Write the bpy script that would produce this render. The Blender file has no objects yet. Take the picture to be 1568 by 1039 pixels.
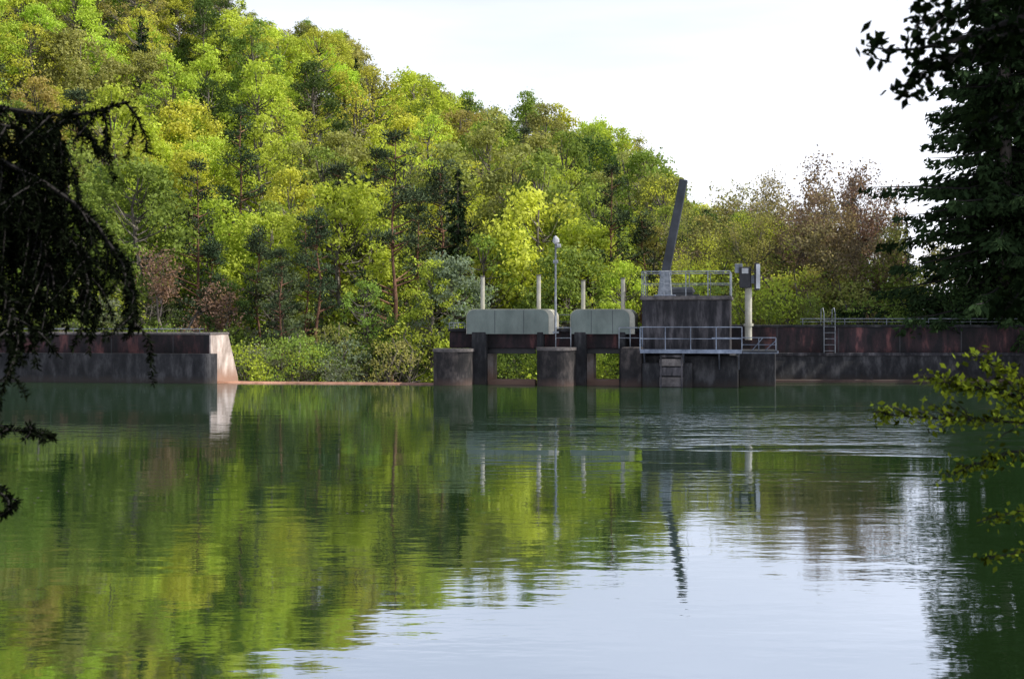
import bpy, math, random
import numpy as np
from mathutils import Vector, Matrix
import bmesh
random.seed(11); rng=np.random.default_rng(11)
scene=bpy.context.scene
COL=scene.collection
F=2178.0; CX=784.0; HY=492.0; CH=2.7
A=math.radians(10); CA,SA=math.cos(A),math.sin(A)

# ---------------------------------------------------------------- camera
cd=bpy.data.cameras.new("camera"); cam=bpy.data.objects.new("camera",cd); COL.objects.link(cam)
cam.location=(0,0,CH); cam.rotation_euler=(math.radians(90),0,0)
cd.sensor_width=36; cd.lens=50.0; cd.shift_y=-(519.5-HY)/1568.0
cd.clip_start=0.1; cd.clip_end=6000
cd.dof.use_dof=True; cd.dof.focus_distance=62; cd.dof.aperture_fstop=8.0
scene.camera=cam
scene.view_settings.view_transform='Standard'
scene.view_settings.look='None'; scene.view_settings.exposure=0

# ---------------------------------------------------------------- light
el=math.radians(46); sx,sy=0.9962,-0.087
sd=Vector((sx*math.cos(el),sy*math.cos(el),math.sin(el)))
ld=bpy.data.lights.new("sun",'SUN'); ld.energy=5.0; ld.angle=math.radians(0.5); ld.color=(1,0.96,0.88)
sun=bpy.data.objects.new("sun",ld); COL.objects.link(sun)
sun.rotation_euler=sd.to_track_quat('Z','Y').to_euler(); sun.location=(60,20,60)
w=bpy.data.worlds.new("World"); scene.world=w; w.use_nodes=True
nt=w.node_tree; nt.nodes.clear()
N=nt.nodes.new; L=nt.links.new
out=N('ShaderNodeOutputWorld'); bg=N('ShaderNodeBackground'); sky=N('ShaderNodeTexSky')
sky.sky_type='NISHITA'; sky.sun_disc=False; sky.sun_elevation=el; sky.sun_rotation=math.atan2(sx,sy)
sky.air_density=1.0; sky.dust_density=2.0; sky.ozone_density=1.0
tc=N('ShaderNodeTexCoord'); mp=N('ShaderNodeMapping'); mp.inputs['Scale'].default_value=(1.2,1.2,7)
no=N('ShaderNodeTexNoise'); no.inputs['Scale'].default_value=2.2; no.inputs['Detail'].default_value=6
L(tc.outputs['Generated'],mp.inputs['Vector']); L(mp.outputs[0],no.inputs['Vector'])
# thin high haze: dense towards the horizon, thinning with height
sp=N('ShaderNodeSeparateXYZ'); L(tc.outputs['Generated'],sp.inputs[0])
el1=N('ShaderNodeMapRange'); el1.inputs['From Min'].default_value=0.0; el1.inputs['From Max'].default_value=0.5; el1.inputs['To Min'].default_value=1.05; el1.inputs['To Max'].default_value=0.06
L(sp.outputs['Z'],el1.inputs['Value'])
nm=N('ShaderNodeMapRange'); nm.inputs['From Min'].default_value=0.3; nm.inputs['From Max'].default_value=0.7; nm.inputs['To Min'].default_value=-0.13; nm.inputs['To Max'].default_value=0.13
L(no.outputs['Fac'],nm.inputs['Value'])
ad=N('ShaderNodeMath'); ad.operation='ADD'; ad.use_clamp=True; L(el1.outputs[0],ad.inputs[0]); L(nm.outputs[0],ad.inputs[1])
mx=N('ShaderNodeMixRGB'); mx.inputs['Color2'].default_value=(12.2,12.5,13.6,1)
L(ad.outputs[0],mx.inputs['Fac']); L(sky.outputs[0],mx.inputs['Color1'])
L(mx.outputs[0],bg.inputs['Color']); bg.inputs['Strength'].default_value=0.12
L(bg.outputs[0],out.inputs['Surface'])

# ---------------------------------------------------------------- materials
def newmat(name):
    m=bpy.data.materials.new(name); m.use_nodes=True; m.node_tree.nodes.clear()
    return m,m.node_tree.nodes.new,m.node_tree.links.new
def mat_leaf(name,trans=0.45,objcol=True,col=(0.1,0.15,0.03),lo=0.45,hi=1.35,tr_tint=(1.25,1.15,0.55)):
    m,N,L=newmat(name)
    o=N('ShaderNodeOutputMaterial'); at=N('ShaderNodeAttribute'); at.attribute_name='tint'
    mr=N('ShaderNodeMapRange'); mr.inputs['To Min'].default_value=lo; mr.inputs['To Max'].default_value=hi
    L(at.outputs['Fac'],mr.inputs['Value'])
    vm=N('ShaderNodeVectorMath'); vm.operation='SCALE'
    if objcol:
        oi=N('ShaderNodeObjectInfo'); L(oi.outputs['Color'],vm.inputs[0])
    else: vm.inputs[0].default_value=col
    L(mr.outputs[0],vm.inputs['Scale'])
    d=N('ShaderNodeBsdfDiffuse'); L(vm.outputs[0],d.inputs['Color'])
    if trans<=0:
        L(d.outputs[0],o.inputs['Surface']); return m
    v2=N('ShaderNodeVectorMath'); v2.operation='MULTIPLY'; v2.inputs[1].default_value=tr_tint
    L(vm.outputs[0],v2.inputs[0])
    t=N('ShaderNodeBsdfTranslucent'); L(v2.outputs[0],t.inputs['Color'])
    ms=N('ShaderNodeMixShader'); ms.inputs[0].default_value=trans
    L(d.outputs[0],ms.inputs[1]); L(t.outputs[0],ms.inputs[2]); L(ms.outputs[0],o.inputs['Surface'])
    return m
def mat_rough(name,c1,c2,scale=3,stretch=(1,1,1),rough=0.9,bump=0.3,c3=None,zdark=None,metal=0,lo=0.35,hi=0.65,big=(0.55,1.3)):
    m,N,L=newmat(name)
    o=N('ShaderNodeOutputMaterial'); b=N('ShaderNodeBsdfPrincipled'); g=N('ShaderNodeNewGeometry')
    mp=N('ShaderNodeMapping'); mp.inputs['Scale'].default_value=stretch; L(g.outputs['Position'],mp.inputs['Vector'])
    n=N('ShaderNodeTexNoise'); n.inputs['Scale'].default_value=scale; n.inputs['Detail'].default_value=7; n.inputs['Roughness'].default_value=0.65
    L(mp.outputs[0],n.inputs['Vector'])
    r=N('ShaderNodeValToRGB'); r.color_ramp.elements[0].position=lo; r.color_ramp.elements[1].position=hi
    r.color_ramp.elements[0].color=(*c1,1); r.color_ramp.elements[1].color=(*c2,1)
    if c3:
        e=r.color_ramp.elements.new((lo+hi)/2); e.color=(*c3,1)
    L(n.outputs['Fac'],r.inputs['Fac']); last=r.outputs[0]
    n2=N('ShaderNodeTexNoise'); n2.inputs['Scale'].default_value=0.6; n2.inputs['Detail'].default_value=5; L(g.outputs['Position'],n2.inputs['Vector'])
    mr=N('ShaderNodeMapRange'); mr.inputs['From Min'].default_value=0.35; mr.inputs['From Max'].default_value=0.65; mr.inputs['To Min'].default_value=big[0]; mr.inputs['To Max'].default_value=big[1]
    L(n2.outputs['Fac'],mr.inputs['Value'])
    vs=N('ShaderNodeVectorMath'); vs.operation='SCALE'; L(last,vs.inputs[0]); L(mr.outputs[0],vs.inputs['Scale']); last=vs.outputs[0]
    if zdark:
        sp=N('ShaderNodeSeparateXYZ'); L(g.outputs['Position'],sp.inputs[0])
        ad=N('ShaderNodeMath'); ad.operation='ADD'; L(sp.outputs['Z'],ad.inputs[0])
        ns=N('ShaderNodeMath'); ns.operation='MULTIPLY'; ns.inputs[1].default_value=0.5; L(n.outputs['Fac'],ns.inputs[0]); L(ns.outputs[0],ad.inputs[1])
        m2=N('ShaderNodeMapRange'); m2.inputs['From Min'].default_value=zdark[0]; m2.inputs['From Max'].default_value=zdark[1]; L(ad.outputs[0],m2.inputs['Value'])
        mix=N('ShaderNodeMixRGB'); mix.inputs['Color1'].default_value=(*zdark[2],1); L(last,mix.inputs['Color2']); L(m2.outputs[0],mix.inputs['Fac']); last=mix.outputs[0]
    L(last,b.inputs['Base Color']); b.inputs['Roughness'].default_value=rough; b.inputs['Metallic'].default_value=metal
    if bump>0:
        bp=N('ShaderNodeBump'); bp.inputs['Strength'].default_value=bump; bp.inputs['Distance'].default_value=0.03
        n3=N('ShaderNodeTexNoise'); n3.inputs['Scale'].default_value=9; n3.inputs['Detail'].default_value=6; L(g.outputs['Position'],n3.inputs['Vector'])
        L(n3.outputs['Fac'],bp.inputs['Height']); L(bp.outputs[0],b.inputs['Normal'])
    L(b.outputs[0],o.inputs['Surface']); return m

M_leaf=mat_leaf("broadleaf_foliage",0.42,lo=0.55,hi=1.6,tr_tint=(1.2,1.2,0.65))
M_need=mat_leaf("needle_foliage",0.0,lo=0.4,hi=1.4)
M_bark=mat_rough("bark_grey",(0.07,0.06,0.045),(0.22,0.19,0.16),4,(1,1,0.3),bump=0)
M_twig=mat_rough("bark_twig",(0.09,0.075,0.065),(0.22,0.18,0.16),4,bump=0)
M_pbark=mat_rough("bark_pine",(0.12,0.06,0.04),(0.28,0.14,0.085),3,(1,1,0.4),bump=0)
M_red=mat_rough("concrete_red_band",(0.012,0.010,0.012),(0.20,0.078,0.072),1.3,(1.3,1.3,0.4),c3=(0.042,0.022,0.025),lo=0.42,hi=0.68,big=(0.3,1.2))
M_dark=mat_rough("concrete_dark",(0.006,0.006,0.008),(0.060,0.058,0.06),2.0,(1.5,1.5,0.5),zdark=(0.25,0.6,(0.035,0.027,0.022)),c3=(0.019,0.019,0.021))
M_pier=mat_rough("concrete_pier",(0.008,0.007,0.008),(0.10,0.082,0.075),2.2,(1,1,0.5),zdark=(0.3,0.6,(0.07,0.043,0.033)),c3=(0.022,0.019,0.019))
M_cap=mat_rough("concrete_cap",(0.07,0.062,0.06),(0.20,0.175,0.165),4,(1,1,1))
M_pale=mat_rough("concrete_sunlit_tone",(0.30,0.235,0.20),(0.60,0.52,0.47),2.0,(1,1,0.6),zdark=(0.4,1.0,(0.36,0.22,0.16)))  # concrete with sunlight put into its colour, more orange low down
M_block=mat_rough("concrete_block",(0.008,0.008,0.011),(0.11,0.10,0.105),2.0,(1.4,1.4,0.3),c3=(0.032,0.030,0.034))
M_crest=mat_rough("weir_crest_concrete",(0.26,0.12,0.07),(0.50,0.27,0.18),3)
M_house=mat_rough("painted_steel_green_grey",(0.13,0.16,0.14),(0.22,0.255,0.225),1.3,(1,1,0.4),rough=0.7,bump=0.0,big=(0.75,1.1))
M_cream=mat_rough("painted_steel_cream_and_lit_end",(0.36,0.345,0.27),(0.52,0.49,0.40),3,rough=0.6,bump=0,big=(0.8,1.1))
M_rail=mat_rough("galvanised_rail",(0.14,0.16,0.18),(0.32,0.34,0.37),6,rough=0.5,bump=0)
M_blue=mat_rough("steel_blue_grey",(0.12,0.15,0.21),(0.28,0.32,0.40),5,rough=0.5,bump=0)
M_boom=mat_rough("painted_steel_slate",(0.018,0.021,0.027),(0.045,0.05,0.06),2,rough=0.5,bump=0)
M_black=mat_rough("black_steel",(0.010,0.010,0.012),(0.03,0.03,0.035),4,rough=0.5,bump=0)
M_white=mat_rough("white_paint",(0.6,0.61,0.62),(0.8,0.8,0.8),4,rough=0.5,bump=0)
M_ground=mat_rough("forest_floor",(0.015,0.02,0.008),(0.05,0.05,0.022),0.8,bump=0.6,c3=(0.03,0.038,0.012))
M_fbark=mat_rough("foreground_bark",(0.008,0.007,0.006),(0.025,0.02,0.018),5,bump=0)

# water
m,Nn,Ln=newmat("lake_water"); M_water=m
o=Nn('ShaderNodeOutputMaterial'); g=Nn('ShaderNodeNewGeometry')
def noise(scale,st,det,rough=0.5):
    mp=Nn('ShaderNodeMapping'); mp.inputs['Scale'].default_value=st; Ln(g.outputs['Position'],mp.inputs['Vector'])
    n=Nn('ShaderNodeTexNoise'); n.inputs['Scale'].default_value=scale; n.inputs['Detail'].default_value=det; n.inputs['Roughness'].default_value=rough
    Ln(mp.outputs[0],n.inputs['Vector']); return n.outputs['Fac']
def mth(op,a,b):
    x=Nn('ShaderNodeMath'); x.operation=op
    for i,v in enumerate((a,b)):
        if isinstance(v,(int,float)): x.inputs[i].default_value=v
        else: Ln(v,x.inputs[i])
    return x.outputs[0]
def rng_(v,a,b,c,d):
    x=Nn('ShaderNodeMapRange'); x.inputs['From Min'].default_value=a; x.inputs['From Max'].default_value=b; x.inputs['To Min'].default_value=c; x.inputs['To Max'].default_value=d
    x.interpolation_type='SMOOTHSTEP'; Ln(v,x.inputs['Value']); return x.outputs[0]
nA=noise(0.7,(0.45,1.0,1),2); nB=noise(2.6,(0.45,1,1),2); nC=noise(8,(0.6,1,1),2)
patch=noise(0.11,(0.4,1.8,1),4,0.6)
sep=Nn('ShaderNodeSeparateXYZ'); Ln(g.outputs['Position'],sep.inputs[0])
# a breeze ruffles patches of the water off the right half of the dam
breeze=mth('MULTIPLY',mth('MULTIPLY',rng_(sep.outputs['X'],-2,7,0,1),rng_(sep.outputs['Y'],22,32,0,1)),rng_(sep.outputs['Y'],40,50,1,0.08))
pr=mth('ADD',rng_(patch,0.40,0.62,0.5,1.7),mth('MULTIPLY',mth('MULTIPLY',breeze,rng_(patch,0.44,0.56,0.05,1)),13.0))
h=mth('ADD',mth('MULTIPLY',nA,0.0055),mth('MULTIPLY',mth('ADD',mth('MULTIPLY',nB,0.0030),mth('MULTIPLY',nC,0.0009)),pr))
bp=Nn('ShaderNodeBump'); bp.inputs['Strength'].default_value=1.0; bp.inputs['Distance'].default_value=1.0
Ln(h,bp.inputs['Height'])
df=Nn('ShaderNodeBsdfDiffuse'); df.inputs['Color'].default_value=(0.020,0.047,0.013,1)
gl=Nn('ShaderNodeBsdfGlossy'); gl.inputs['Roughness'].default_value=0.03; gl.inputs['Color'].default_value=(0.86,0.90,1.0,1)
Ln(bp.outputs[0],gl.inputs['Normal'])
ms=Nn('ShaderNodeMixShader'); ms.inputs[0].default_value=0.70; Ln(df.outputs[0],ms.inputs[1]); Ln(gl.outputs[0],ms.inputs[2]); Ln(ms.outputs[0],o.inputs['Surface'])

# ---------------------------------------------------------------- helpers
def empty(name,loc=(0,0,0),rz=0):
    e=bpy.data.objects.new(name,None); COL.objects.link(e); e.location=loc; e.rotation_euler=(0,0,rz); e.empty_display_size=0.5
    return e
class MB:
    def __init__(s): s.V=[];s.n=0;s.M=[];s.T=[];s.mats=[]
    def mi(s,m):
        if m not in s.mats: s.mats.append(m)
        return s.mats.index(m)
    def quads(s,V,mat,tint=0.5):
        V=np.asarray(V,dtype=np.float32).reshape(-1,3); k=len(V)//4
        s.V.append(V); s.n+=k
        s.M.append(np.full(k,s.mi(mat),dtype=np.int32))
        s.T.append(np.full(k,tint,dtype=np.float32) if np.isscalar(tint) else np.asarray(tint,dtype=np.float32))
    def tube(s,pts,rad,mat,sides=5,cap=False):
        P=np.asarray(pts,dtype=float); n=len(P)
        if np.isscalar(rad): rad=[rad]*n
        rings=[]
        for i in range(n):
            d=P[min(i+1,n-1)]-P[max(i-1,0)]; d/= (np.linalg.norm(d)+1e-9)
            up=np.array([0,0,1.]) if abs(d[2])<0.9 else np.array([1.,0,0])
            a=np.cross(d,up); a/=np.linalg.norm(a); b=np.cross(d,a)
            th=np.arange(sides)*2*math.pi/sides
            rings.append(P[i]+rad[i]*(np.outer(np.cos(th),a)+np.outer(np.sin(th),b)))
        Q=[]
        for i in range(n-1):
            for j in range(sides):
                k=(j+1)%sides
                Q+= [rings[i][j],rings[i][k],rings[i+1][k],rings[i+1][j]]
        if cap:
            for R,c in ((rings[0],P[0]),(rings[-1],P[-1])):
                for j in range(0,sides):
                    Q+=[c,R[j],(R[j]+R[(j+1)%sides])/2,R[(j+1)%sides]]
        s.quads(Q,mat)
    def leaves(s,C,size,mat,aspect=0.5,axis=None,tint=0.5,jit=0.5):
        C=np.asarray(C,dtype=float); k=len(C)
        a=rng.normal(size=(k,3))
        if axis is not None:
            a=np.asarray(axis)/ (np.linalg.norm(axis,axis=1,keepdims=True)+1e-9) + jit*a
        a/=np.linalg.norm(a,axis=1,keepdims=True)
        b=np.cross(a,rng.normal(size=(k,3)))
        b/=np.linalg.norm(b,axis=1,keepdims=True)+1e-9
        sz=(np.full(k,size) if np.isscalar(size) else size)[:,None]
        V=np.stack([C-a*sz*0.5,C+b*sz*aspect*0.5+a*sz*0.05,C+a*sz*0.5,C-b*sz*aspect*0.5+a*sz*0.05],axis=1)
        s.quads(V,mat,tint)
    def shell_leaves(s,C,Nn_,size,mat,aspect,tint,jit=0.7):
        # leaves that lie roughly along the surface of a bough, facing outward
        k=len(C); n=Nn_+jit*rng.normal(size=(k,3)); n/=np.linalg.norm(n,axis=1,keepdims=True)
        a=np.cross(n,rng.normal(size=(k,3))); a/=np.linalg.norm(a,axis=1,keepdims=True)+1e-9
        b=np.cross(n,a); sz=size[:,None]
        V=np.stack([C-a*sz*0.5,C+b*sz*aspect*0.5+a*sz*0.05,C+a*sz*0.5,C-b*sz*aspect*0.5+a*sz*0.05],axis=1)
        s.quads(V,mat,tint)
    def mesh(s,name):
        V=np.concatenate(s.V); nf=s.n; me=bpy.data.meshes.new(name)
        me.vertices.add(len(V)); me.vertices.foreach_set('co',V.ravel())
        me.loops.add(nf*4); me.loops.foreach_set('vertex_index',np.arange(nf*4,dtype=np.int32))
        me.polygons.add(nf); me.polygons.foreach_set('loop_start',np.arange(0,nf*4,4,dtype=np.int32))
        me.polygons.foreach_set('material_index',np.concatenate(s.M))
        me.update(calc_edges=True)
        at=me.attributes.new('tint','FLOAT','FACE'); at.data.foreach_set('value',np.concatenate(s.T))
        for m in s.mats: me.materials.append(m)
        HT[me.name]=float(np.percentile(V[:,2],99.7)); NQ[me.name]=nf
        return me
    def obj(s,name,parent=None,color=None):
        ob=bpy.data.objects.new(name,s.mesh(name)); COL.objects.link(ob)
        if parent: ob.parent=parent
        if color: ob.color=(*color,1)
        return ob
HT={}; NQ={}
def bm_obj(name,bm,mat,parent,smooth=False):
    me=bpy.data.meshes.new(name); bmesh.ops.recalc_face_normals(bm,faces=bm.faces); bm.to_mesh(me); bm.free(); me.materials.append(mat)
    ob=bpy.data.objects.new(name,me); COL.objects.link(ob); ob.parent=parent
    if smooth:
        for p in me.polygons: p.use_smooth=True
    return ob
def box(name,parent,x0,x1,y0,y1,z0,z1,mat,bev=0.02):
    bm=bmesh.new(); bmesh.ops.create_cube(bm,size=1)
    for v in bm.verts: v.co=Vector(((x0+x1)/2+v.co.x*(x1-x0),(y0+y1)/2+v.co.y*(y1-y0),(z0+z1)/2+v.co.z*(z1-z0)))
    if bev: bmesh.ops.bevel(bm,geom=bm.edges[:],offset=bev,segments=1,affect='EDGES')
    return bm_obj(name,bm,mat,parent)
def prism(name,parent,pts,vec,mat,bev=0.0):
    bm=bmesh.new(); vs=[bm.verts.new(p) for p in pts]; f=bm.faces.new(vs)
    r=bmesh.ops.extrude_face_region(bm,geom=[f]); 
    for g in r['geom']:
        if isinstance(g,bmesh.types.BMVert): g.co+=Vector(vec)
    if bev: bmesh.ops.bevel(bm,geom=bm.edges[:],offset=bev,segments=1,affect='EDGES')
    return bm_obj(name,bm,mat,parent)
# picture measurement -> dam-frame coordinates (design aid)
def lx(px,ly=0.0):
    u=(px-CX)/F; return (u*60+u*ly*CA-ly*SA)/(CA+u*SA)
def lz(px,py,ly=0.0):
    x=lx(px,ly); t=60-x*SA+ly*CA; return CH+(HY-py)/F*t
def wx(px,Y): return (px-CX)/F*Y
def wz(py,Y): return CH+(HY-py)/F*Y
def dam(name): return empty(name,(0,60,0),-A)

# ---------------------------------------------------------------- terrain
def sm(t): t=np.clip(t,0,1); return t*t*(3-2*t)
TX=[-400,-150,-68,-36,-24,-20.5,-18,-8,1.4,10,17,20,23,28,40,400]
TZ=[76,72,58,34,31,30,23,22,20,16,11,7,4,2,2,2]
def hgt(X,Y):
    X=np.asarray(X,dtype=float);Y=np.asarray(Y,dtype=float)
    T=np.interp(X,TX,TZ)
    s=sm((Y-80)/110.)*0.65+0.35*np.clip((Y-80)/110.,0,1)
    hill=T*s*(1-0.55*sm((Y-200)/250.))
    base=-1.5+2.6*sm((X-7)/6.)+2.5*sm((-17-X)/8.)
    land=base+hill+0.25*np.sin(X*0.7)*np.cos(Y*0.6)
    yd=np.where(X<8.5,60-X*0.176+1.6,65.2)
    lake=-3+4.8*sm((np.abs(X)-46)/8.)
    k=sm((Y-yd)/1.2)
    z=lake*(1-k)+land*k
    n=1-sm((Y-5)/3.5); z=z*(1-n)+1.1*n
    return z
gx=np.unique(np.concatenate([np.linspace(-60,60,121),60+np.geomspace(1,1800,30),-60-np.geomspace(1,1800,30)]))
gy=np.unique(np.concatenate([np.linspace(-10,90,126),np.linspace(92,260,60),260+np.geomspace(3,3000,25),-10-np.geomspace(1,600,15)]))
GX,GY=np.meshgrid(gx,gy); GZ=hgt(GX,GY)
V=np.stack([GX,GY,GZ],-1).reshape(-1,3); nx=len(gx)
fs=[(j*nx+i,j*nx+i+1,(j+1)*nx+i+1,(j+1)*nx+i) for j in range(len(gy)-1) for i in range(nx-1)]
me=bpy.data.meshes.new("ground"); me.from_pydata(V.tolist(),[],fs); me.materials.append(M_ground)
for p in me.polygons: p.use_smooth=True
COL.objects.link(bpy.data.objects.new("ground",me))
# water
def d2w(x,y): return (x*CA+y*SA,60-x*SA+y*CA)
pw=[(-54,5.0),(54,5.0),(54,64.6),(8.6,64.6),(*d2w(8.4,0.9),),(*d2w(-40,0.9),),(-54,68)]
me=bpy.data.meshes.new("lake_water"); me.from_pydata([(x,y,0) for x,y in pw],[],[list(range(len(pw)))]); me.materials.append(M_water)
COL.objects.link(bpy.data.objects.new("lake_water",me))

# ---------------------------------------------------------------- dam walls
E=dam("dam_wall")
xe=lx(321); xl=-42
zt=lz(250,509)
prof=[(0.0,-3),(0.0,zt-0.1),(2.1,zt-0.1),(3.3,0.15),(4.3,-3)]
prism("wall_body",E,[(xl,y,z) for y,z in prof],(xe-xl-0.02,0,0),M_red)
prism("end_face",E,[(xe-0.02,y+(0.01 if i in(0,1) else -0.01),z) for i,(y,z) in enumerate(prof)],(0.06,0,0),M_pale)  # paler than the wall: sun on this end is put into the colour
box("coping",E,xl,xe+0.07,-0.06,2.16,zt-0.098,zt+0.0,M_cap,0.02)
zl=lz(200,541,-0.5); fp=[(xl,-0.55),(xe-0.1,-0.55)]+[(xe-0.1+0.45*math.sin(t),-0.1-0.45*math.cos(t)) for t in np.linspace(0.2,math.pi/2,7)]+[(xe+0.35,-0.003),(xl,-0.003)]
prism("lower_ledge",E,[(x,y,-3) for x,y in fp],(0,0,3+zl),M_dark,0.0)
mb=MB(); 
for x in np.arange(xe-0.6,-34,-2.0): mb.tube([(x,0.35,zt),(x,0.35,zt+0.16)],0.02,M_rail,6)
mb.tube([(xl+6,0.35,zt+0.16),(xe-0.4,0.35,zt+0.16)],0.022,M_rail,6)
mb.obj("pipe_rail",E)
for i in range(5):
    x=xe-1.7-i*2.9; box(f"joint_{i+1}",E,x-0.02,x+0.02,-0.006,0.1,zl+0.02,zt-0.1,M_black,0)
E=empty("dam_wall.001")
YR=64.0; x0=wx(1118,YR); zt2=wz(497,YR)
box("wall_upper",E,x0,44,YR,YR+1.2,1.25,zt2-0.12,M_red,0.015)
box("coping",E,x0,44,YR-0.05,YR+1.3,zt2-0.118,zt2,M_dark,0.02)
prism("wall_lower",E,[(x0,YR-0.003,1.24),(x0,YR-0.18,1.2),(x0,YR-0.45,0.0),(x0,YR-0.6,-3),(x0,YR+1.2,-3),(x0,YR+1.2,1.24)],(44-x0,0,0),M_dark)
box("string_course",E,x0,44,YR-0.26,YR-0.01,1.16,1.3,M_block,0.02)
box("footing",E,x0,44,YR-1.0,YR-0.5,-3,0.12,M_pier,0.03)
mb=MB()
for x in np.arange(wx(1232,YR),40,1.9): mb.tube([(x,YR+0.4,zt2),(x,YR+0.4,zt2+0.27)],0.02,M_rail,6)
mb.tube([(wx(1228,YR),YR+0.4,zt2+0.27),(40,YR+0.4,zt2+0.27)],0.022,M_rail,6)
mb.tube([(wx(1228,YR),YR+0.4,zt2+0.13),(40,YR+0.4,zt2+0.13)],0.015,M_rail,6)
mb.obj("pipe_rail",E)
for i,px in enumerate(range(1190,1600,94)):
    x=wx(px,YR); box(f"joint_{i+1}",E,x-0.02,x+0.02,YR-0.006,YR+0.1,1.31,zt2-0.12,M_black,0)
E=empty("wall_ladder"); mb=MB(); xa,xb=wx(1261,YR-.2),wx(1278,YR-.2)
zb,ztp=wz(540,YR),wz(470,YR)
for x in (xa,xb): mb.tube([(x,YR-0.3,zb),(x,YR-0.3,zt2+0.5),(x,YR-0.1,zt2+0.75),(x,YR+0.3,zt2+0.7),(x,YR+0.35,zt2)],0.020,M_rail,6)
for z in np.arange(zb+0.1,zt2+0.4,0.27): mb.tube([(xa,YR-0.3,z),(xb,YR-0.3,z)],0.012,M_rail,6)
mb.obj("ladder_frame",E)
E=dam("overflow_weir"); xw0,xw1=xe+0.36,lx(660,0)
cr=[(0.15,-3),(0.15,-0.02),(0.3,0.045),(0.6,0.07),(1.1,0.05),(1.8,-0.3),(3.2,-3)]
prism("crest",E,[(xw0-0.3,y,z) for y,z in cr],(xw1-xw0+0.5,0,0),M_crest)

# ---------------------------------------------------------------- sluice gates
E=dam("sluice_gate_structure")
def pier(nm,pa,pb,y0,ytop):
    a,b=lx(pa,y0),lx(pb,y0); r=(b-a)/2; c=(a+b)/2; zz=lz((pa+pb)/2,ytop,y0)
    fp=[(a,3.0)]+[(c-r*math.cos(t),y0+r*0.8-r*0.8*math.sin(t)) for t in np.linspace(0,math.pi,17)]+[(b,3.0)]
    prism(nm+"_body",E,[(x,y,-3) for x,y in fp],(0,0,3+zz-0.13),M_pier)
    fp=[(a-.04,1.2)]+[(c-(r+.04)*math.cos(t),y0+r*0.8-(r*0.8+.04)*math.sin(t)) for t in np.linspace(0,math.pi,17)]+[(b+.04,1.2)]
    prism(nm+"_cap",E,[(x,y,zz-0.128) for x,y in fp],(0,0,0.128),M_cap)
pier("pier_a",659,716,-0.4,534); pier("pier_b",819,876,-0.4,532); 
box("pier_c",E,lx(950,0.0),lx(984,0.0),0.0,3.0,-3,lz(960,531,0),M_pier,0.05)
zd1,zd0=lz(800,503,1.0),lz(800,533,1.0)
box("deck_beam",E,lx(688,1.25),lx(985,1.25),1.25,3.0,zd0,zd1-0.14,M_red,0.03)
box("deck_slab",E,lx(686,1.15),lx(985,1.15),1.1,3.1,zd1-0.138,zd1,M_dark,0.03)
for i,(a,b) in enumerate(((722,744),(822,832),(879,897),(948,958))):
    box(f"guide_column_{i+1}",E,lx(a,0.8),lx(b,0.8),0.8,1.24,-3,lz(a,508,0.8),M_dark,0.03)
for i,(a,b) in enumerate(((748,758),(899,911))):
    box(f"pale_jamb_{i+1}",E,lx(a,2.4),lx(b,2.4),2.0,2.9,-3,zd0-0.01,M_pale,0.03)  # pale colour stands in for sunlight on the pier sides
for i,(a,b) in enumerate(((742,820),(893,951))):
    box(f"gate_leaf_{i+1}",E,lx(a,1.6),lx(b,1.6),1.6,1.72,lz(a,541,1.6),zd0-0.005,M_black,0.01)
    box(f"gate_sill_{i+1}",E,lx(a,1.9),lx(b,1.9),1.9,2.3,-3,lz(a,580,1.9),M_pale,0.03)
def housing(nm,pa,pb,pt,pbm,y0,y1):
    a,b=lx(pa,y0),lx(pb,y0); z1=lz(pa,pt,y0); z0=lz(pa,pbm,y0); r=0.36
    def ol(g,g2=None):
        g2=g if g2 is None else g2
        P=[(a+g,z0)]
        P+=[(a+r-(r-g)*math.cos(t),z1-r+(r-g)*math.sin(t)) for t in np.linspace(0,math.pi/2,7)]
        P+=[(b-g2+g-r+(r-g)*math.sin(t),z1-r+(r-g)*math.cos(t)) for t in np.linspace(0,math.pi/2,7)]
        return P+[(b-g2,z0)]
    prism(nm+"_shell",E,[(x,y0,z) for x,z in ol(0)],(0,y1-y0,0),M_cream)  # cream holds the sunlit tone of the housing end, strip at front right
    prism(nm+"_panel",E,[(x,y0-0.03,z) for x,z in ol(0.03,0.22)],(0,0.027,0),M_house)
    for t in (0.33,0.66):
        x=a+(b-a)*t; box(nm+f"_seam_{int(t*100)}",E,x-.009,x+.009,y0-0.036,y0-0.031,z0+.02,z1-.06,M_boom,0)
housing("gate_housing_a",714,848,473,511,0.85,2.4)
housing("gate_housing_b",873,972,473,511,0.85,2.4)
mb=MB()
for px,t in ((739,424),(825,422),(893,430),(954,427)):
    x=lx(px,1.5); z0=lz(px,480,1.5); z1=lz(px,t,1.5)
    mb.tube([(x,1.5,z0),(x,1.5,z0+0.12)],0.16,M_house,10,True)
    mb.tube([(x,1.5,z0),(x,1.5,z1)],0.09,M_cream,10,True)
    mb.tube([(x,1.5,z1),(x,1.5,z1+0.05)],0.105,M_cap,10,True)
mb.obj("gate_stems",E)
mb=MB()
def rail(mb,pts,zb,zt,mid=1,r=0.022,m=M_rail,step=1.0,rm=0.016):
    P=[np.array(p,float) for p in pts]
    for i in range(len(P)-1):
        a,b=P[i],P[i+1]; n=max(1,int(round(np.linalg.norm(b-a)/step)))
        for k in range(n+(1 if i==len(P)-2 else 0)):
            q=a+(b-a)*k/n; mb.tube([(q[0],q[1],zb),(q[0],q[1],zt)],r,m,6)
        mb.tube([(*a,zt),(*b,zt)],r,m,6)
        for j in range(mid):
            z=zb+(zt-zb)*(j+1)/(mid+1); mb.tube([(*a,z),(*b,z)],rm,m,6)
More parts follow.
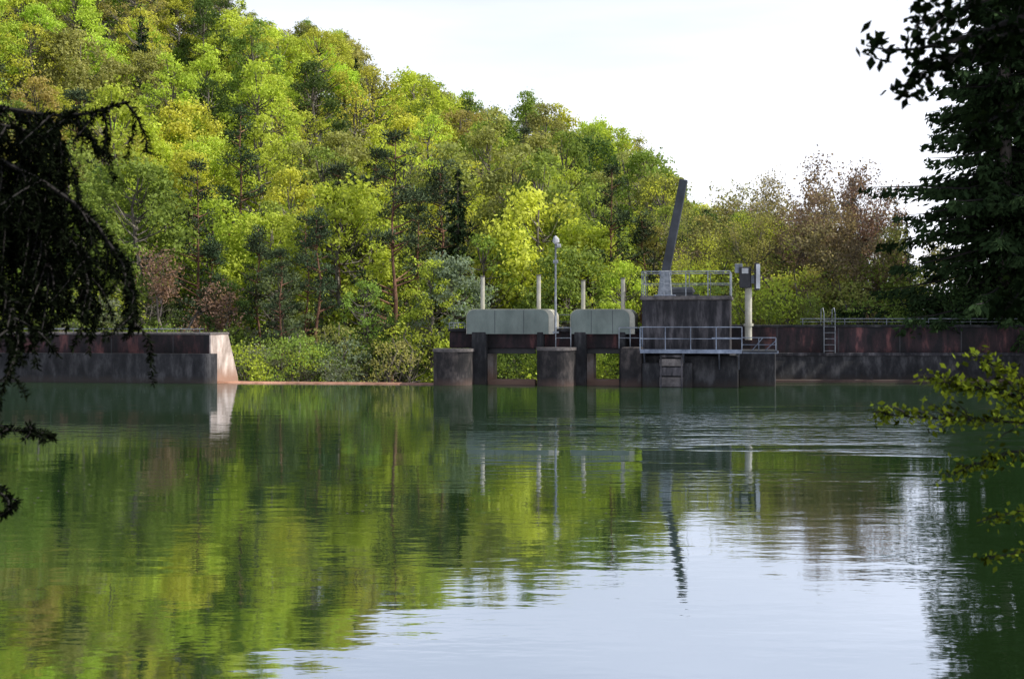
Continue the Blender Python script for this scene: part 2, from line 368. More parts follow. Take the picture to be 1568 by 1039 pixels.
rail(mb,[(lx(688,1.2),3.0),(lx(688,1.2),1.2),(lx(712,1.2),1.2)],zd1,zd1+0.25,1)
rail(mb,[(lx(850,2.9),2.9),(lx(874,2.9),2.9)],zd1,zd1+0.6,1,step=1.6)
rail(mb,[(lx(851,0.7),0.7),(lx(874,0.7),0.7)],lz(860,533,.7),zd1+0.05,1,step=0.6)
rail(mb,[(lx(948,0.7),0.7),(lx(982,0.7),0.7)],lz(960,533,.7),zd1+0.05,1,step=0.6)
mb.obj("deck_railing",E)
E=dam("lamp_mast"); mb=MB(); x=lx(852,1.2); z0=lz(852,508,1.2); z1=lz(852,374,1.2)
mb.tube([(x,0.95,z0-0.05),(x,0.95,z0+1.6),(x,0.95,z1)],[0.06,0.045,0.035],M_rail,8)
mb.tube([(x,0.95,z0-0.06),(x,0.95,z0+0.03)],0.15,M_rail,8,True)
mb.tube([(x,0.95,z1),(x+0.02,0.95,z1+0.08),(x+0.02,0.95,z1+0.2),(x-0.02,0.95,z1+0.34)],[0.08,0.15,0.14,0.05],M_white,10,True)
mb.tube([(x,0.95,z1-0.2),(x+0.15,0.85,z1-0.1)],0.03,M_rail,6); mb.tube([(x+0.08,0.85,z1-0.08),(x+0.24,0.85,z1-0.08)],0.08,M_white,8,True)
mb.tube([(x-0.1,0.95,z1-0.75),(x+0.1,0.95,z1-0.75)],0.08,M_rail,8,True)
mb.obj("mast_and_lamp",E)

# ---------------------------------------------------------------- control block
E=dam("concrete_control_block")
bx0,bx1=lx(983,0.6),lx(1118,0.6); zc=lz(1050,459,0.6); zp=lz(1050,537,-0.6)
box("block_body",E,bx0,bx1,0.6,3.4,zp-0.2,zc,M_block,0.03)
box("roof_slab",E,bx0-0.07,bx1+0.07,0.5,3.5,zc+0.002,zc+0.17,M_cap,0.03)
box("foundation",E,lx(984,0.1),lx(1130,0.1),0.1,5.5,-3,zp-0.21,M_dark,0.04)
box("foundation_corbel",E,lx(984,-.1),lx(1060,-.1),-0.25,0.095,-3,zp-0.5,M_dark,0.04)
box("landing_foundation",E,lx(1130,0.1)+0.003,lx(1188,1.2),1.2,5.4,-3,zp-0.03,M_dark,0.04)
ztop=zc+0.17
mb=MB()
rail(mb,[(bx0,3.4),(bx0,0.58),(bx1,0.58),(bx1,3.4),(bx0,3.4)],ztop,ztop+1.02,1,r=0.024,step=1.0,rm=0.018)
mb.obj("roof_railing",E)
mb=MB()
xc=lx(1042,1.6); 
mb.tube([(xc-0.55,1.6,ztop+0.12),(xc-0.5,1.6,ztop+0.16),(xc+0.5,1.6,ztop+0.16),(xc+0.55,1.6,ztop+0.12)],[0.12,0.24,0.24,0.12],M_boom,12,True)
mb.obj("winch_drum",E)
box("winch_bed",E,xc-0.8,xc+0.8,1.3,1.9,ztop+0.002,ztop+0.08,M_boom,0.01)
E=dam("trash_rake_boom")
fx=lx(1018,1.1); fz=ztop
bx,bz=lx(1019,1.1),lz(1019,418,1.1); tx,tz=lx(1047,1.1),lz(1047,275,1.1)
d=Vector((tx-bx,0,tz-bz)).normalized(); nrm=Vector((d.z,0,-d.x)); hw=0.18
b0=Vector((bx,0.95,bz)); t0=Vector((tx,0.95,tz))
prism("boom_beam",E,[b0-nrm*hw,b0+nrm*hw,t0+nrm*hw*0.95,t0-nrm*hw*0.95],(0,0.34,0),M_boom,0.02)
prism("boom_foot",E,[(fx-0.30,0.9,fz+.003),(fx+0.30,0.9,fz+.003),(bx+0.20,0.9,bz+0.1),(bx-0.18,0.9,bz+0.1)],(0,0.44,0),M_rail,0.02)
box("boom_base_plate",E,fx-0.45,fx+0.45,0.8,1.45,fz+0.002,fz+0.05,M_blue,0.01)
mb=MB(); mb.tube([(bx-0.25,1.1,bz),(bx+0.25,1.1,bz)],0.12,M_blue,10,True); mb.tube([(tx+0.1,1.1,tz-0.1),(fx+1.0,1.5,fz+0.3)],0.006,M_black,4); mb.obj("pivot_and_cable",E)

E=dam("floodlight_column"); x=lx(1146,0.9); mb=MB()
mb.tube([(x,0.9,lz(1146,520,.9)),(x,0.9,lz(1146,430,.9))],0.15,M_cream,14,True)
mb.tube([(x,0.9,lz(1146,499,.9)),(x,0.9,lz(1146,495,.9))],0.21,M_cream,14,True)
mb.tube([(x-0.3,0.85,lz(1146,432,.9)),(x-0.3,0.85,lz(1146,400,.9))],0.03,M_black,6)
mb.obj("column",E)
zz=lambda p: lz(1146,p,.9)
box("lamp_head",E,lx(1132,.6),lx(1150,.6),0.5,0.95,zz(441),zz(409),M_black,0.03)
box("lamp_bracket",E,lx(1125,.6),lx(1137,.6),0.6,0.9,zz(418),zz(404),M_rail,0.02)
box("lamp_glass",E,lx(1136,.6),lx(1146,.6),0.47,0.497,zz(419),zz(411),M_white,0.0)
box("reflector_plate",E,lx(1155,.6),lx(1163,.6),0.4,1.1,zz(444),zz(403),M_black,0.02)
box("reflector_rib",E,lx(1158,.6),lx(1164,.6),0.36,0.398,zz(442),zz(405),M_white,0.0)
box("lamp_yoke",E,lx(1150,.6),lx(1155,.6),0.6,0.85,zz(434),zz(422),M_rail,0.0)

E=dam("steel_access_platform"); pa,pb=lx(980,-0.7),lx(1136,-0.7); zp=lz(1050,540,-0.7)
box("platform_edge",E,pa,pb,-0.7,-0.64,zp-0.02,zp+0.14,M_blue,0.01)
box("platform_deck",E,pa,lx(1190,0.4),-0.638,0.59,zp+0.03,zp+0.1,M_boom,0.0)
for i,px in enumerate((985,1045,1100,1130)):
    x=lx(px,-0.5); prism(f"bracket_{i+1}",E,[(x,-0.62,zp+0.02),(x,0.05,zp+0.02),(x,0.05,zp-0.7)],(0.06,0,0),M_boom)
mb=MB()
rail(mb,[(pa,0.55),(pa,-0.67),(lx(1136,-0.67),-0.67)],zp+0.1,zp+1.05,1,step=0.95,m=M_blue)
mb.tube([(lx(1090,-.6),-.67,zp+.6),(lx(1136,-.6),-.67,zp+.6)],0.03,M_blue)
rail(mb,[(lx(1136,-0.3),-0.4),(lx(1188,-0.3),-0.4)],zp+0.05,zp+0.62,1,step=0.6,m=M_blue)
mb.tube([(lx(1150,-.4),-.4,zp+0.05),(lx(1168,-.4),-.4,zp+.62)],0.02,M_blue)
mb.tube([(lx(1170,-.4),-.4,zp+0.05),(lx(1188,-.4),-.4,zp+.5)],0.02,M_blue)
mb.obj("platform_railing",E)
box("side_landing_edge",E,lx(1137,-.4),lx(1192,-.4),-0.45,-0.37,zp-0.02,zp+0.09,M_blue,0.01)
E=dam("water_level_gauge")
for i,(a,b) in enumerate(((592,577),(575,562),(560,549),(547,543))):
    box(f"gauge_plate_{i+1}",E,lx(1010,-.3),lx(1046,-.3),-0.36,-0.26,lz(1020,a,-.3),lz(1020,b,-.3),M_block if i%2 else M_cap,0.01)
for i,px in enumerate((1012,1044)):
    box(f"gauge_rail_{i+1}",E,lx(px,-.38)-.03,lx(px,-.38)+.03,-0.4,-0.363,-0.3,lz(1020,543,-.3),M_block,0)

# ---------------------------------------------------------------- tree prototypes
def crown_clumps(n,R,zc,rz):
    C=[]
    while len(C)<n:
        d=rng.normal(size=3); d/=np.linalg.norm(d)
        f=rng.uniform(0.35,1.0)**0.4
        p=d*f; tap=1-0.35*max(0,p[2])
        C.append((p[0]*R*tap,p[1]*R*tap,zc+p[2]*rz))
    return np.array(C)
def broadleaf(H=12,R=3.3,n=60,per=150,leaf=0.24,cr=(0.5,1.1),zc=0.58,rz=0.40,bark=M_bark,mat=M_leaf,asp=0.66,shell=True):
    mb=MB(); C=crown_clumps(n,R,H*zc,H*rz)
    tr=[(0,0,-1.0)]; 
    for i in range(1,7):
        t=i/6; tr.append((0.25*math.sin(i*1.3+n),0.25*math.cos(i*2.1+n),H*0.88*t))
    mb.tube(tr,[0.017*H*(1-0.85*i/6)+0.015 for i in range(7)],bark,6)
    for c in C:
        hz=max(0.15*H,min(c[2]-1.2*rng.uniform(0.6,1.6),H*0.8)); r=0.005*H
        s0=np.array([0.2*math.sin(c[0]),0.1,hz]); mid=(s0+c)/2+np.array([0,0,-0.3])
        mb.tube([s0,mid,c],[r,r*0.7,r*0.25],bark,3)
        cr_=rng.uniform(*cr); k=int(per*(cr_/0.8)**2)
        d=rng.normal(size=(k,3)); d/=np.linalg.norm(d,axis=1,keepdims=True); d[:,2]=np.where(d[:,2]<-0.4,-0.6*d[:,2],d[:,2])
        f=rng.uniform(0.5,1.15,size=(k,1))
        lump=1+0.3*np.sin(d[:,:1]*5+c[0]*3)*np.cos(d[:,1:2]*6+c[1]*3)
        P=c+d*f*cr_*lump*np.array([1.0,1.0,1.0])
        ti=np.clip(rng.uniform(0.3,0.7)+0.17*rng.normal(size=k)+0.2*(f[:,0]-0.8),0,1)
        sz=leaf*rng.uniform(0.55,1.35,size=k)
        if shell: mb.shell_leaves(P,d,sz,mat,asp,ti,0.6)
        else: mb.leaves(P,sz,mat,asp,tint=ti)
    return mb
def budding(H=10,spread=0.5,buds=5,depth=5,budsize=0.10,seed=0,mat=M_leaf):
    mb=MB(); tips=[]; r=np.random.default_rng(seed)
    def rec(p,d,L,rad,dep):
        d=d/np.linalg.norm(d); q=p+d*L*0.5+r.normal(size=3)*L*0.05; e=q+(d+r.normal(size=3)*0.15)*L*0.5
        mb.tube([p,q,e],[rad,rad*0.8,rad*0.55],M_twig,5 if dep>3 else 3)
        if dep<=2: tips.append((q,e))
        if dep==0: return
        for k in range(r.integers(3,5)):
            t=r.uniform(0.35,1.0); s=p+(e-p)*t if dep<5 else p+(e-p)*r.uniform(0.2,1)
            nd=d+r.normal(size=3)*spread; nd[2]+=0.15
            rec(s,nd,L*r.uniform(0.5,0.75),rad*0.5,dep-1)
    rec(np.array([0,0,-0.5]),np.array([0.05,0,1.0]),H*0.36,H*0.014,depth)
    P=[];
    for a,b in tips:
        for k in range(buds):
            P.append(a+(b-a)*r.uniform(0,1.1)+r.normal(size=3)*0.18)
    P=np.array(P); mb.leaves(P,budsize*rng.uniform(0.5,1.4,size=len(P)),mat,0.6,tint=rng.uniform(0,1,size=len(P)))
    return mb
def spruce(H=20,R=4.5,dens=34,gap=0.45,spray=0.34,z0=0.06):
    mb=MB(); mb.tube([(0,0,-1),(0,0,H*0.5),(0,0,H)],[0.014*H,0.008*H,0.01],M_twig,8)
    z=H*z0
    while z<H-0.2:
        t=(z/H); Lb=R*(1-t)**0.8*rng.uniform(0.75,1.1)+0.12
        nb=int(5+3*(1-t))
        for k in range(nb):
            az=rng.uniform(0,2*math.pi); l=Lb*rng.uniform(0.45,1.15); dr=rng.uniform(0.05,0.5)-0.25*t
            dx=np.array([math.cos(az),math.sin(az),0]); lat=np.array([-dx[1],dx[0],0])
            ts=np.linspace(0,1,5); zz=z+rng.uniform(-.4,.4)
            pts=[np.array([0,0,zz])+dx*l*s+np.array([0,0,-dr*l*s+0.33*dr*l*s**3]) for s in ts]
            mb.tube(pts,[0.03*(1-s)*max(l,1)/2+0.005 for s in ts],M_fbark,3)
            n=int(l*dens)
            s=rng.uniform(0.10,1.02,size=n); wv=0.34*l*(1.05-s)*rng.uniform(-1,1,size=n)
            bz=-dr*l*s+0.33*dr*l*s**3
            P=np.array([0,0,zz])+dx*(l*s)[:,None]+lat*wv[:,None]+np.array([0,0,1.])*(bz-0.08-0.5*np.abs(wv)*rng.uniform(0.2,1.3,size=n)-0.35*rng.random(n)**2)[:,None]
            ax=dx*0.7+lat*np.sign(wv)[:,None]*0.6+np.array([0,0,-0.6])
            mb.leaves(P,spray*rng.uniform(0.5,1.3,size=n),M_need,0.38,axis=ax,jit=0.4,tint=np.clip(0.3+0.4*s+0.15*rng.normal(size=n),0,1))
        z+=gap*rng.uniform(0.7,1.2)
    return mb
def pine(H=13,R=2.3,n=46,per=90,z0=0.3):
    mb=MB(); tr=[(0.15*math.sin(i*1.7),0.1*math.cos(i*2),-1+(H+0.6)*i/7) for i in range(8)]
    mb.tube(tr,[0.15*(1-0.85*i/7) for i in range(8)],M_pbark,7)
    for k in range(n):
        t=rng.uniform(z0,1)**0.85; z=H*t; az=rng.uniform(0,6.283); l=R*(1.08-t)**0.6*rng.uniform(0.35,1.1)
        e=np.array([math.cos(az)*l,math.sin(az)*l,z+0.15*l])
        mb.tube([(0,0,z-0.25*l),e*0.55+np.array([0,0,z*0.45-0.12*l]),e],[0.05,0.035,0.012],M_pbark,4)
        rr=rng.uniform(0.4,0.75); kk=int(per*(rr/0.6)**2)
        d=rng.normal(size=(kk,3)); d/=np.linalg.norm(d,axis=1,keepdims=True)
        P=e*[0.9,0.9,1]+d*rng.uniform(0.2,1,size=(kk,1))*rr*np.array([1.2,1.2,0.7])
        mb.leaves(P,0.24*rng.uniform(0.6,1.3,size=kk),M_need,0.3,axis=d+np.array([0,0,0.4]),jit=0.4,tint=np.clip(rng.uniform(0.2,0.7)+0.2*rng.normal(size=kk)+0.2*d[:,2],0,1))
    return mb
PB=[broadleaf(12,3.3,56,125,0.25,cr=(0.5,1.1)).mesh("broadleaf_a"),broadleaf(13,2.9,60,115,0.24,cr=(0.45,0.95)).mesh("broadleaf_b"),
    broadleaf(11,3.8,64,115,0.25,cr=(0.55,1.15)).mesh("broadleaf_c"),broadleaf(14,2.8,60,115,0.25,zc=0.56,rz=0.43,cr=(0.45,1.05)).mesh("broadleaf_d"),
    broadleaf(12.5,3.3,90,75,0.22,cr=(0.4,0.8)).mesh("broadleaf_e")]
PO=[broadleaf(13,3.1,80,34,0.18,cr=(0.4,0.9),shell=False).mesh("open_tree_a"),budding(12.5,0.42,5,4,0.2,seed=3).mesh("open_tree_b")]
PP=[pine(13).mesh("pine_a"),pine(14,2.6,54,90,0.2).mesh("pine_b"),pine(12,2.1,40,90,0.42).mesh("pine_c")]
PS=[spruce(13,2.7,24,0.45,0.42).mesh("spruce_small")]
PH=[broadleaf(4,2.4,44,90,0.15,cr=(0.35,0.75),zc=0.42,rz=0.42,shell=False).mesh("shrub_a"),broadleaf(4.5,1.9,36,90,0.14,cr=(0.3,0.7),zc=0.45,rz=0.45,shell=False).mesh("shrub_b")]
PBB=[budding(11,0.5,9,5,0.13,seed=5).mesh("budding_a"),budding(10,0.6,9,5,0.13,seed=8).mesh("budding_b"),budding(12,0.45,8,5,0.12,seed=13).mesh("budding_c")]

def put(me,name,x,y,s=1,col=(0.1,0.15,0.03),parent=None,sz=None,z=None,rz=None):
    ob=bpy.data.objects.new(name,me); COL.objects.link(ob)
    ob.location=(x,y,float(hgt(x,y)) if z is None else z); ob.rotation_euler=(0,0,random.uniform(0,6.28) if rz is None else rz)
    ob.scale=(s,s,s*(sz or 1)); ob.color=(*col,1)
    if parent: ob.parent=parent
    return ob
LIME=(0.44,0.53,0.085);YG=(0.50,0.51,0.09);MID=(0.24,0.32,0.075);DEEP=(0.08,0.125,0.04);OLV=(0.30,0.31,0.105);ORG=(0.38,0.34,0.12);SPR=(0.03,0.05,0.022);PIN=(0.075,0.105,0.055)
def vary(c,a=0.16): 
    k=1+random.uniform(-a,a); return tuple(max(0,v*k*(1+random.uniform(-0.06,0.06))) for v in c)
SKX=[-400,-200,0,250,370,395,440,500,540,565,580,600,620,650,690,720,765,785,820,850,880,920,960,985,1005,1020,1045,1080,1120,1160,1500]
SKY=[-600,-420,-150,-60,0,38,45,36,45,95,130,135,108,118,132,150,178,150,138,160,182,196,192,212,245,275,305,318,325,340,345]
FOR=empty("hillside_forest"); cnt=0
y=84.0
while y<197:
    step=4.8 if y<120 else 5.4
    x=-0.40*y-7
    while x<0.17*y+6:
        X=x+random.uniform(-1.9,1.9); Y=y+random.uniform(-1.9,1.9)
        x+=step
        T=float(np.interp(X,TX,TZ))
        if T<4 and Y>150: continue
        px=CX+F*X/Y; r=random.random(); s=random.uniform(0.64,1.1)
        if px<620:
            if r<0.36: c=LIME
            elif r<0.56: c=YG
            elif r<0.78: c=MID
            elif r<0.87: c=DEEP
            elif r<0.98: c=OLV
            else: c=ORG
            if Y<100 and random.random()<0.35: c=random.choice([MID,DEEP,MID])
        else:
            if r<0.24: c=LIME
            elif r<0.42: c=YG
            elif r<0.66: c=MID
            elif r<0.74: c=DEEP
            elif r<0.96: c=OLV
            else: c=ORG
        q=random.random()
        if q<0.04 or (Y<108 and q<0.15): me=random.choice(PP); c=PIN
        elif q<(0.16 if px<600 else 0.28) and c in (OLV,ORG,YG): me=random.choice(PO); 
        elif q<0.4 and c==DEEP: me=PS[0]; c=SPR; s*=0.9
        else: me=random.choice(PB)
        top=HT[me.name]; z0=float(hgt(X,Y))
        req=(wz(float(np.interp(px,SKX,SKY))+random.uniform(-8,14),Y)-z0)/top
        if Y>150: 
            if req<1.35: s=max(s,req*random.uniform(0.8,1.0)) 
        if s>req: s=req
        if s<0.42: continue
        put(me,"forest_tree",X,Y,s*random.uniform(0.95,1.05),vary(c),FOR); cnt+=1
    y+=step*0.92
UG=empty("riverside_undergrowth")
for i in range(120):
    Y=random.uniform(68,84); px=random.uniform(-60,1120); X=wx(px,Y)
    if Y<60-X*0.176+5: continue
    c=random.choice([MID,MID,LIME,OLV,(0.2,0.23,0.15),DEEP])
    put(random.choice(PH),"shrub",X,Y,random.uniform(0.6,1.15),vary(c),UG)
def by(px,pyt,Y,me):
    X=wx(px,Y); z=float(hgt(X,Y)); return X,(wz(pyt,Y)-z)/HT[me.name]
for px,pt,Y,k in ((303,245,84,1),(395,345,78,2),(487,320,75,2),(520,250,84,0),(603,200,80,1),(560,270,88,0),(640,290,86,0),(985,325,88,2),(350,300,90,0),(470,330,79,1),(430,380,74,0)):
    X,s=by(px,pt,Y,PP[k]); put(PP[k],"pine_tree",X,Y,s,vary(PIN,0.1))
for px,pt,Y,c,k in ((690,390,74,(0.2,0.25,0.16),0),(430,400,78,(0.17,0.22,0.12),1),(560,430,74,MID,4),(740,360,82,MID,4),(800,350,84,LIME,1),(900,340,84,LIME,0),(660,400,73,LIME,3),(870,380,80,MID,2),(955,400,76,LIME,1),(230,420,77,DEEP,4),(350,430,75,DEEP,1)):
    X,s=by(px,pt,Y,PB[k]); put(PB[k],"broadleaf_tree",X,Y,s,vary(c,0.1))
X,s=by(262,385,76,PBB[1]); put(PBB[1],"bare_bush",X,76,s,(0.28,0.18,0.14))
for px,pt,Y,c,k in ((1065,318,92,OLV,0),(1100,305,88,OLV,2),(1140,285,92,(0.34,0.33,0.15),1),(1180,262,88,(0.33,0.29,0.18),2),(1222,242,84,(0.27,0.19,0.165),0),(1258,268,88,(0.27,0.19,0.155),1),(1300,280,82,(0.25,0.16,0.14),2),(1335,300,80,(0.24,0.16,0.13),0),(1372,330,84,(0.24,0.23,0.11),1),(1200,290,80,(0.30,0.26,0.15),1),(1240,290,78,(0.27,0.2,0.16),2),(1120,330,80,YG,0),(1330,330,90,OLV,2),(1270,295,78,(0.28,0.24,0.14),0),(1160,320,78,OLV,2),(1090,345,80,OLV,1),(1310,320,76,(0.24,0.20,0.12),1),(1190,330,76,OLV,0),(1350,350,76,OLV,1),(1070,360,76,YG,2),(1285,275,84,(0.26,0.18,0.15),0)):
    X,s=by(px,pt,Y,PBB[k]); put(PBB[k],"budding_tree",X,Y,s,vary(c,0.08),sz=1.0)
for px,pt,Y,c in ((1060,400,80,YG),(1110,400,76,LIME),(1160,385,78,OLV),(1215,410,74,YG),(1260,400,78,OLV),(1310,390,76,MID),(1350,400,74,MID),(1180,425,70,LIME),(1085,430,72,MID),(1290,430,70,OLV),(1400,400,74,MID),(1340,445,69,MID),(1235,450,69,MID),(1140,450,70,OLV),(1200,450,69,MID),(1380,440,69,DEEP)):
    k=random.randint(0,1); X,s=by(px,pt,Y,PH[k]); put(PH[k],"hedge_bush",X,Y,s,vary(c))
for px,pt,Y in ((1303,272,96),(1372,308,170),(1387,325,175)):
    X,s=by(px,pt,Y,PS[0]); put(PS[0],"spruce_tree",X,Y,s,(0.04,0.055,0.03) if Y>150 else SPR)
SB=spruce(27,7.5,38,0.38,0.44,z0=0.04).mesh("spruce_big")
put(SB,"spruce_tree",wx(1540,68),68,1,(0.03,0.052,0.02),rz=0.4)
put(SB,"spruce_tree",wx(1670,70),70,1.1,(0.03,0.052,0.02),rz=2)
put(SB,"spruce_tree",wx(1790,66),66,1.1,(0.03,0.052,0.02),rz=4)
for px,s in ((1430,0.9),(1480,1.1),(1540,1.2),(1590,1.2)):
    put(PH[0],"hedge_bush",wx(px,67.5),67.5,s,(0.05,0.085,0.03))
for px,py,Y,k in ((1600,60,76,1),):
    X,s=by(px,py,Y,PB[k]); put(PB[k],"broadleaf_tree",X,Y,s,(0.08,0.13,0.03))

# ---------------------------------------------------------------- foreground spruce (left)
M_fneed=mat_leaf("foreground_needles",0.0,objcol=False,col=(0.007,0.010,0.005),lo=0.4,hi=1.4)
FG=5.0
def fp_(px,py,Y=FG): return np.array([wx(px,Y),Y,wz(py,Y)])
E=empty("overhanging_spruce_tree",(0,0,0)); mb=MB()
mb.tube([(-4.2,4.6,0.8),(-4.2,4.6,5),(-4.15,4.6,9)],[0.3,0.24,0.16],M_fbark,12)
def bez(pts,n=14):
    P=[np.array(p,float) for p in pts]; out=[]
    for t in np.linspace(0,1,n):
        Q=P
        while len(Q)>1: Q=[Q[i]*(1-t)+Q[i+1]*t for i in range(len(Q)-1)]
        out.append(Q[0])
    return np.array(out)
def needles(path,dens,ln,spread=0.8):
    P=np.array(path); seg=np.diff(P,axis=0); sl=np.linalg.norm(seg,axis=1); tot=sl.sum(); n=int(tot*dens)
    if n<2: return
    idx=rng.choice(len(seg),size=n,p=sl/tot); t=rng.random(n)[:,None]
    d=rng.normal(size=(n,3)); d/=np.linalg.norm(d,axis=1,keepdims=True)
    ax=seg[idx]/sl[idx][:,None]*0.7+d*spread
    ax/=np.linalg.norm(ax,axis=1,keepdims=True)
    mb.leaves(P[idx]+seg[idx]*t+ax*ln*0.45,ln*rng.uniform(0.7,1.2,size=n),M_fneed,0.26,axis=ax,jit=0.05,tint=rng.random(n))
def bough(ctrl,nh,hl,side=0.15,r=0.018,tmin=0.45,dens=560):
    P=bez(ctrl,18); mb.tube(P,np.linspace(r,0.004,18),M_fbark,6); needles(P[5:],600,0.028)
    for k in range(nh):
        t=rng.uniform(tmin,1.0); i=min(16,int(t*17)); p=P[i]+(P[i+1]-P[i])*rng.random()
        l=hl*rng.uniform(0.35,1.1)*(1.0-0.5*max(0,t-0.6)*2)
        dx=rng.normal()*side; dy=rng.normal()*0.2
        Q=bez([p,p+np.array([dx*0.5+0.03,dy*0.5,-l*0.3]),p+np.array([dx,dy,-l])],7)
        mb.tube(Q,np.linspace(0.005,0.0015,7),M_fbark,4); needles(Q,dens,0.028)
        for j in range(int(l*9)):
            q=Q[rng.integers(1,6)]; e=q+np.array([rng.normal()*0.05,rng.normal()*0.06,-rng.uniform(0.06,0.16)])
            needles([q,(q+e)/2,e],dens,0.025)
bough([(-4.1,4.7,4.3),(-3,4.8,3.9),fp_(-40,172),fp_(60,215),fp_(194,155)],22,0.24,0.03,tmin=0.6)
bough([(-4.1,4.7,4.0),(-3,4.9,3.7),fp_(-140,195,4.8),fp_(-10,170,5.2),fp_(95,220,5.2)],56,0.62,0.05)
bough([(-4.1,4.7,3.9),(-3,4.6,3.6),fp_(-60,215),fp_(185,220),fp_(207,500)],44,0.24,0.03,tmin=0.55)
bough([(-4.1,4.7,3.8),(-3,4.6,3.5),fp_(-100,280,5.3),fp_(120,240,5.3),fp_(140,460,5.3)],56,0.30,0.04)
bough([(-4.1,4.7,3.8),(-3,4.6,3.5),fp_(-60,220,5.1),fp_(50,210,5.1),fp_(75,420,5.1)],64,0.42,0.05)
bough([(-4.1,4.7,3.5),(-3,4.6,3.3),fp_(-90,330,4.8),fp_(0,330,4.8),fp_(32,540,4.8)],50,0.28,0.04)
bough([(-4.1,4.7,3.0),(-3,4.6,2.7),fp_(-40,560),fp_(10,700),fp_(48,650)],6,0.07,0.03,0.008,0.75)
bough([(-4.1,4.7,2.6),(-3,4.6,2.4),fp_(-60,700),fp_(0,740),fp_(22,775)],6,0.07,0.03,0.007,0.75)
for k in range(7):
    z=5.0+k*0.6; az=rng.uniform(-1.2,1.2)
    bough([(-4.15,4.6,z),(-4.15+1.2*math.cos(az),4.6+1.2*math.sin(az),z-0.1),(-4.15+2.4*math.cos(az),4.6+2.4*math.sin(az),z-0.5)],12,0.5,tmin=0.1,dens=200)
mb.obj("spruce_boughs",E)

# ---------------------------------------------------------------- foreground broadleaf (right)
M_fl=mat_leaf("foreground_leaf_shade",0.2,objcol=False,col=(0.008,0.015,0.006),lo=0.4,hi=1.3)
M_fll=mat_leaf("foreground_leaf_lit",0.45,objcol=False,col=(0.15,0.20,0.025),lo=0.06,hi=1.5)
def sprigs(mb,ctrl,n,leaf,mat,side=0.12,down=0.05,sub=0.3,r=0.01,t0=0.3,lps=9):
    P=bez(ctrl,16); mb.tube(P,np.linspace(r,0.0025,16),M_fbark,5)
    for k in range(n):
        t=rng.uniform(t0,1.0); i=min(14,int(t*15)); p=P[i]+(P[i+1]-P[i])*rng.random()
        l=sub*rng.uniform(0.4,1.1)*(1.2-t); d=P[min(i+1,15)]-P[i]; d/=np.linalg.norm(d)
        e=p+d*l*0.7+np.array([rng.normal()*side*0.6,rng.normal()*side,rng.normal()*side-down])*l/0.3
        Q=bez([p,(p+e)/2+np.array([0,0,0.02]),e],5); mb.tube(Q,np.linspace(0.0035,0.0012,5),M_fbark,3)
        C=[Q[0]+(Q[4]-Q[0])*s for s in np.linspace(0.2,1.05,lps)]
        C=np.array(C)+rng.normal(size=(lps,3))*leaf*0.55
        mb.leaves(C,leaf*rng.uniform(0.6,1.2,size=lps),mat,0.58,tint=rng.random(lps))
E=empty("overhanging_broadleaf_tree"); mb=MB()
mb.tube([(4.6,4.9,0.8),(4.5,4.9,3.5),(4.6,4.9,7)],[0.2,0.16,0.1],M_fbark,12)
R0=(4.5,4.9,4.6); Y1=4.4
def q_(px,py,Y=Y1): return fp_(px,py,Y)
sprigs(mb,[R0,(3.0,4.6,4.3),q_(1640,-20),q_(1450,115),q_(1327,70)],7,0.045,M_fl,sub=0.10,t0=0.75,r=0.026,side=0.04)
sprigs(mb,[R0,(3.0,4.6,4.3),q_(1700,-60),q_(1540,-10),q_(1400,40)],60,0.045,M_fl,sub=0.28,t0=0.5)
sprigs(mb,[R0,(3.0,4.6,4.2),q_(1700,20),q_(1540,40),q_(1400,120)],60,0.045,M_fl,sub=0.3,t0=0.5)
sprigs(mb,[R0,(3.0,4.6,4.0),q_(1770,100),q_(1600,130),q_(1490,200)],44,0.045,M_fl,sub=0.28,t0=0.5)
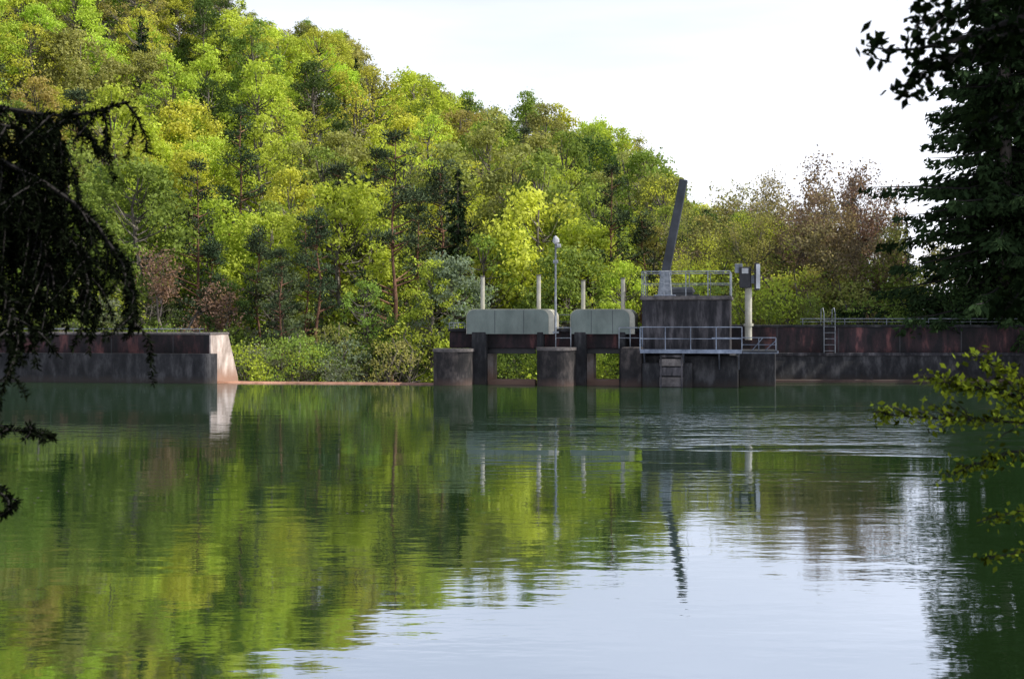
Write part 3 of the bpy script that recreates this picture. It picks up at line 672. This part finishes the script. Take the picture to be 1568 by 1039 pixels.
sprigs(mb,[R0,(3.0,4.6,3.6),q_(1750,300),q_(1620,350),q_(1545,470)],30,0.05,M_fl,sub=0.2,t0=0.6)
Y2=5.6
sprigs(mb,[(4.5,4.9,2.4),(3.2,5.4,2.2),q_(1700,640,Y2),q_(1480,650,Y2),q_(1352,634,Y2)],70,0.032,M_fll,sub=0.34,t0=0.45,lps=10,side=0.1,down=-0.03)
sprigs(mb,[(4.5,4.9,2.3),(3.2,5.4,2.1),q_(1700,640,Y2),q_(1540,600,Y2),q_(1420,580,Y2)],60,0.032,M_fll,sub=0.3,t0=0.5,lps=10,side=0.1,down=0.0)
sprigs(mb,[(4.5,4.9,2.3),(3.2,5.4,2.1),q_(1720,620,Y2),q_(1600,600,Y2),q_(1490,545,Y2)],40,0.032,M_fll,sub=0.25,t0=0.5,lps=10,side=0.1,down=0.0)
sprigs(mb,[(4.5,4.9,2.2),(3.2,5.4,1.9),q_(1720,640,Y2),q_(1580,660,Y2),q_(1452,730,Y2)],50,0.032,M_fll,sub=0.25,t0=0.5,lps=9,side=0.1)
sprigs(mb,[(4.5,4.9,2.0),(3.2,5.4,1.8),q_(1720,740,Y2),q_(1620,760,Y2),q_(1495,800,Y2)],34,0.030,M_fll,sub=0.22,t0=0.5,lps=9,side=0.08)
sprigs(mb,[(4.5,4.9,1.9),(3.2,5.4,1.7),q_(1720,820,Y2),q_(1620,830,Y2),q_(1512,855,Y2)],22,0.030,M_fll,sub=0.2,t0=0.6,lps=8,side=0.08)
mb.obj("leafy_branches",E)

mb=MB(); n=1100
X=rng.uniform(-20,6,size=n); Y=rng.uniform(20,60,size=n)
Z=np.full(n,0.006); s=rng.uniform(0.01,0.035,size=n)
a=rng.uniform(0,6.28,size=n)
dx=np.stack([np.cos(a)*s,np.sin(a)*s,0*s],1); dy=np.stack([-np.sin(a)*s*.6,np.cos(a)*s*.6,0*s],1); C=np.stack([X,Y,Z],1)
mb.quads(np.stack([C-dx,C-dy,C+dx,C+dy],1),M_cap)
mb.obj("floating_debris")
print("trees",cnt,NQ)
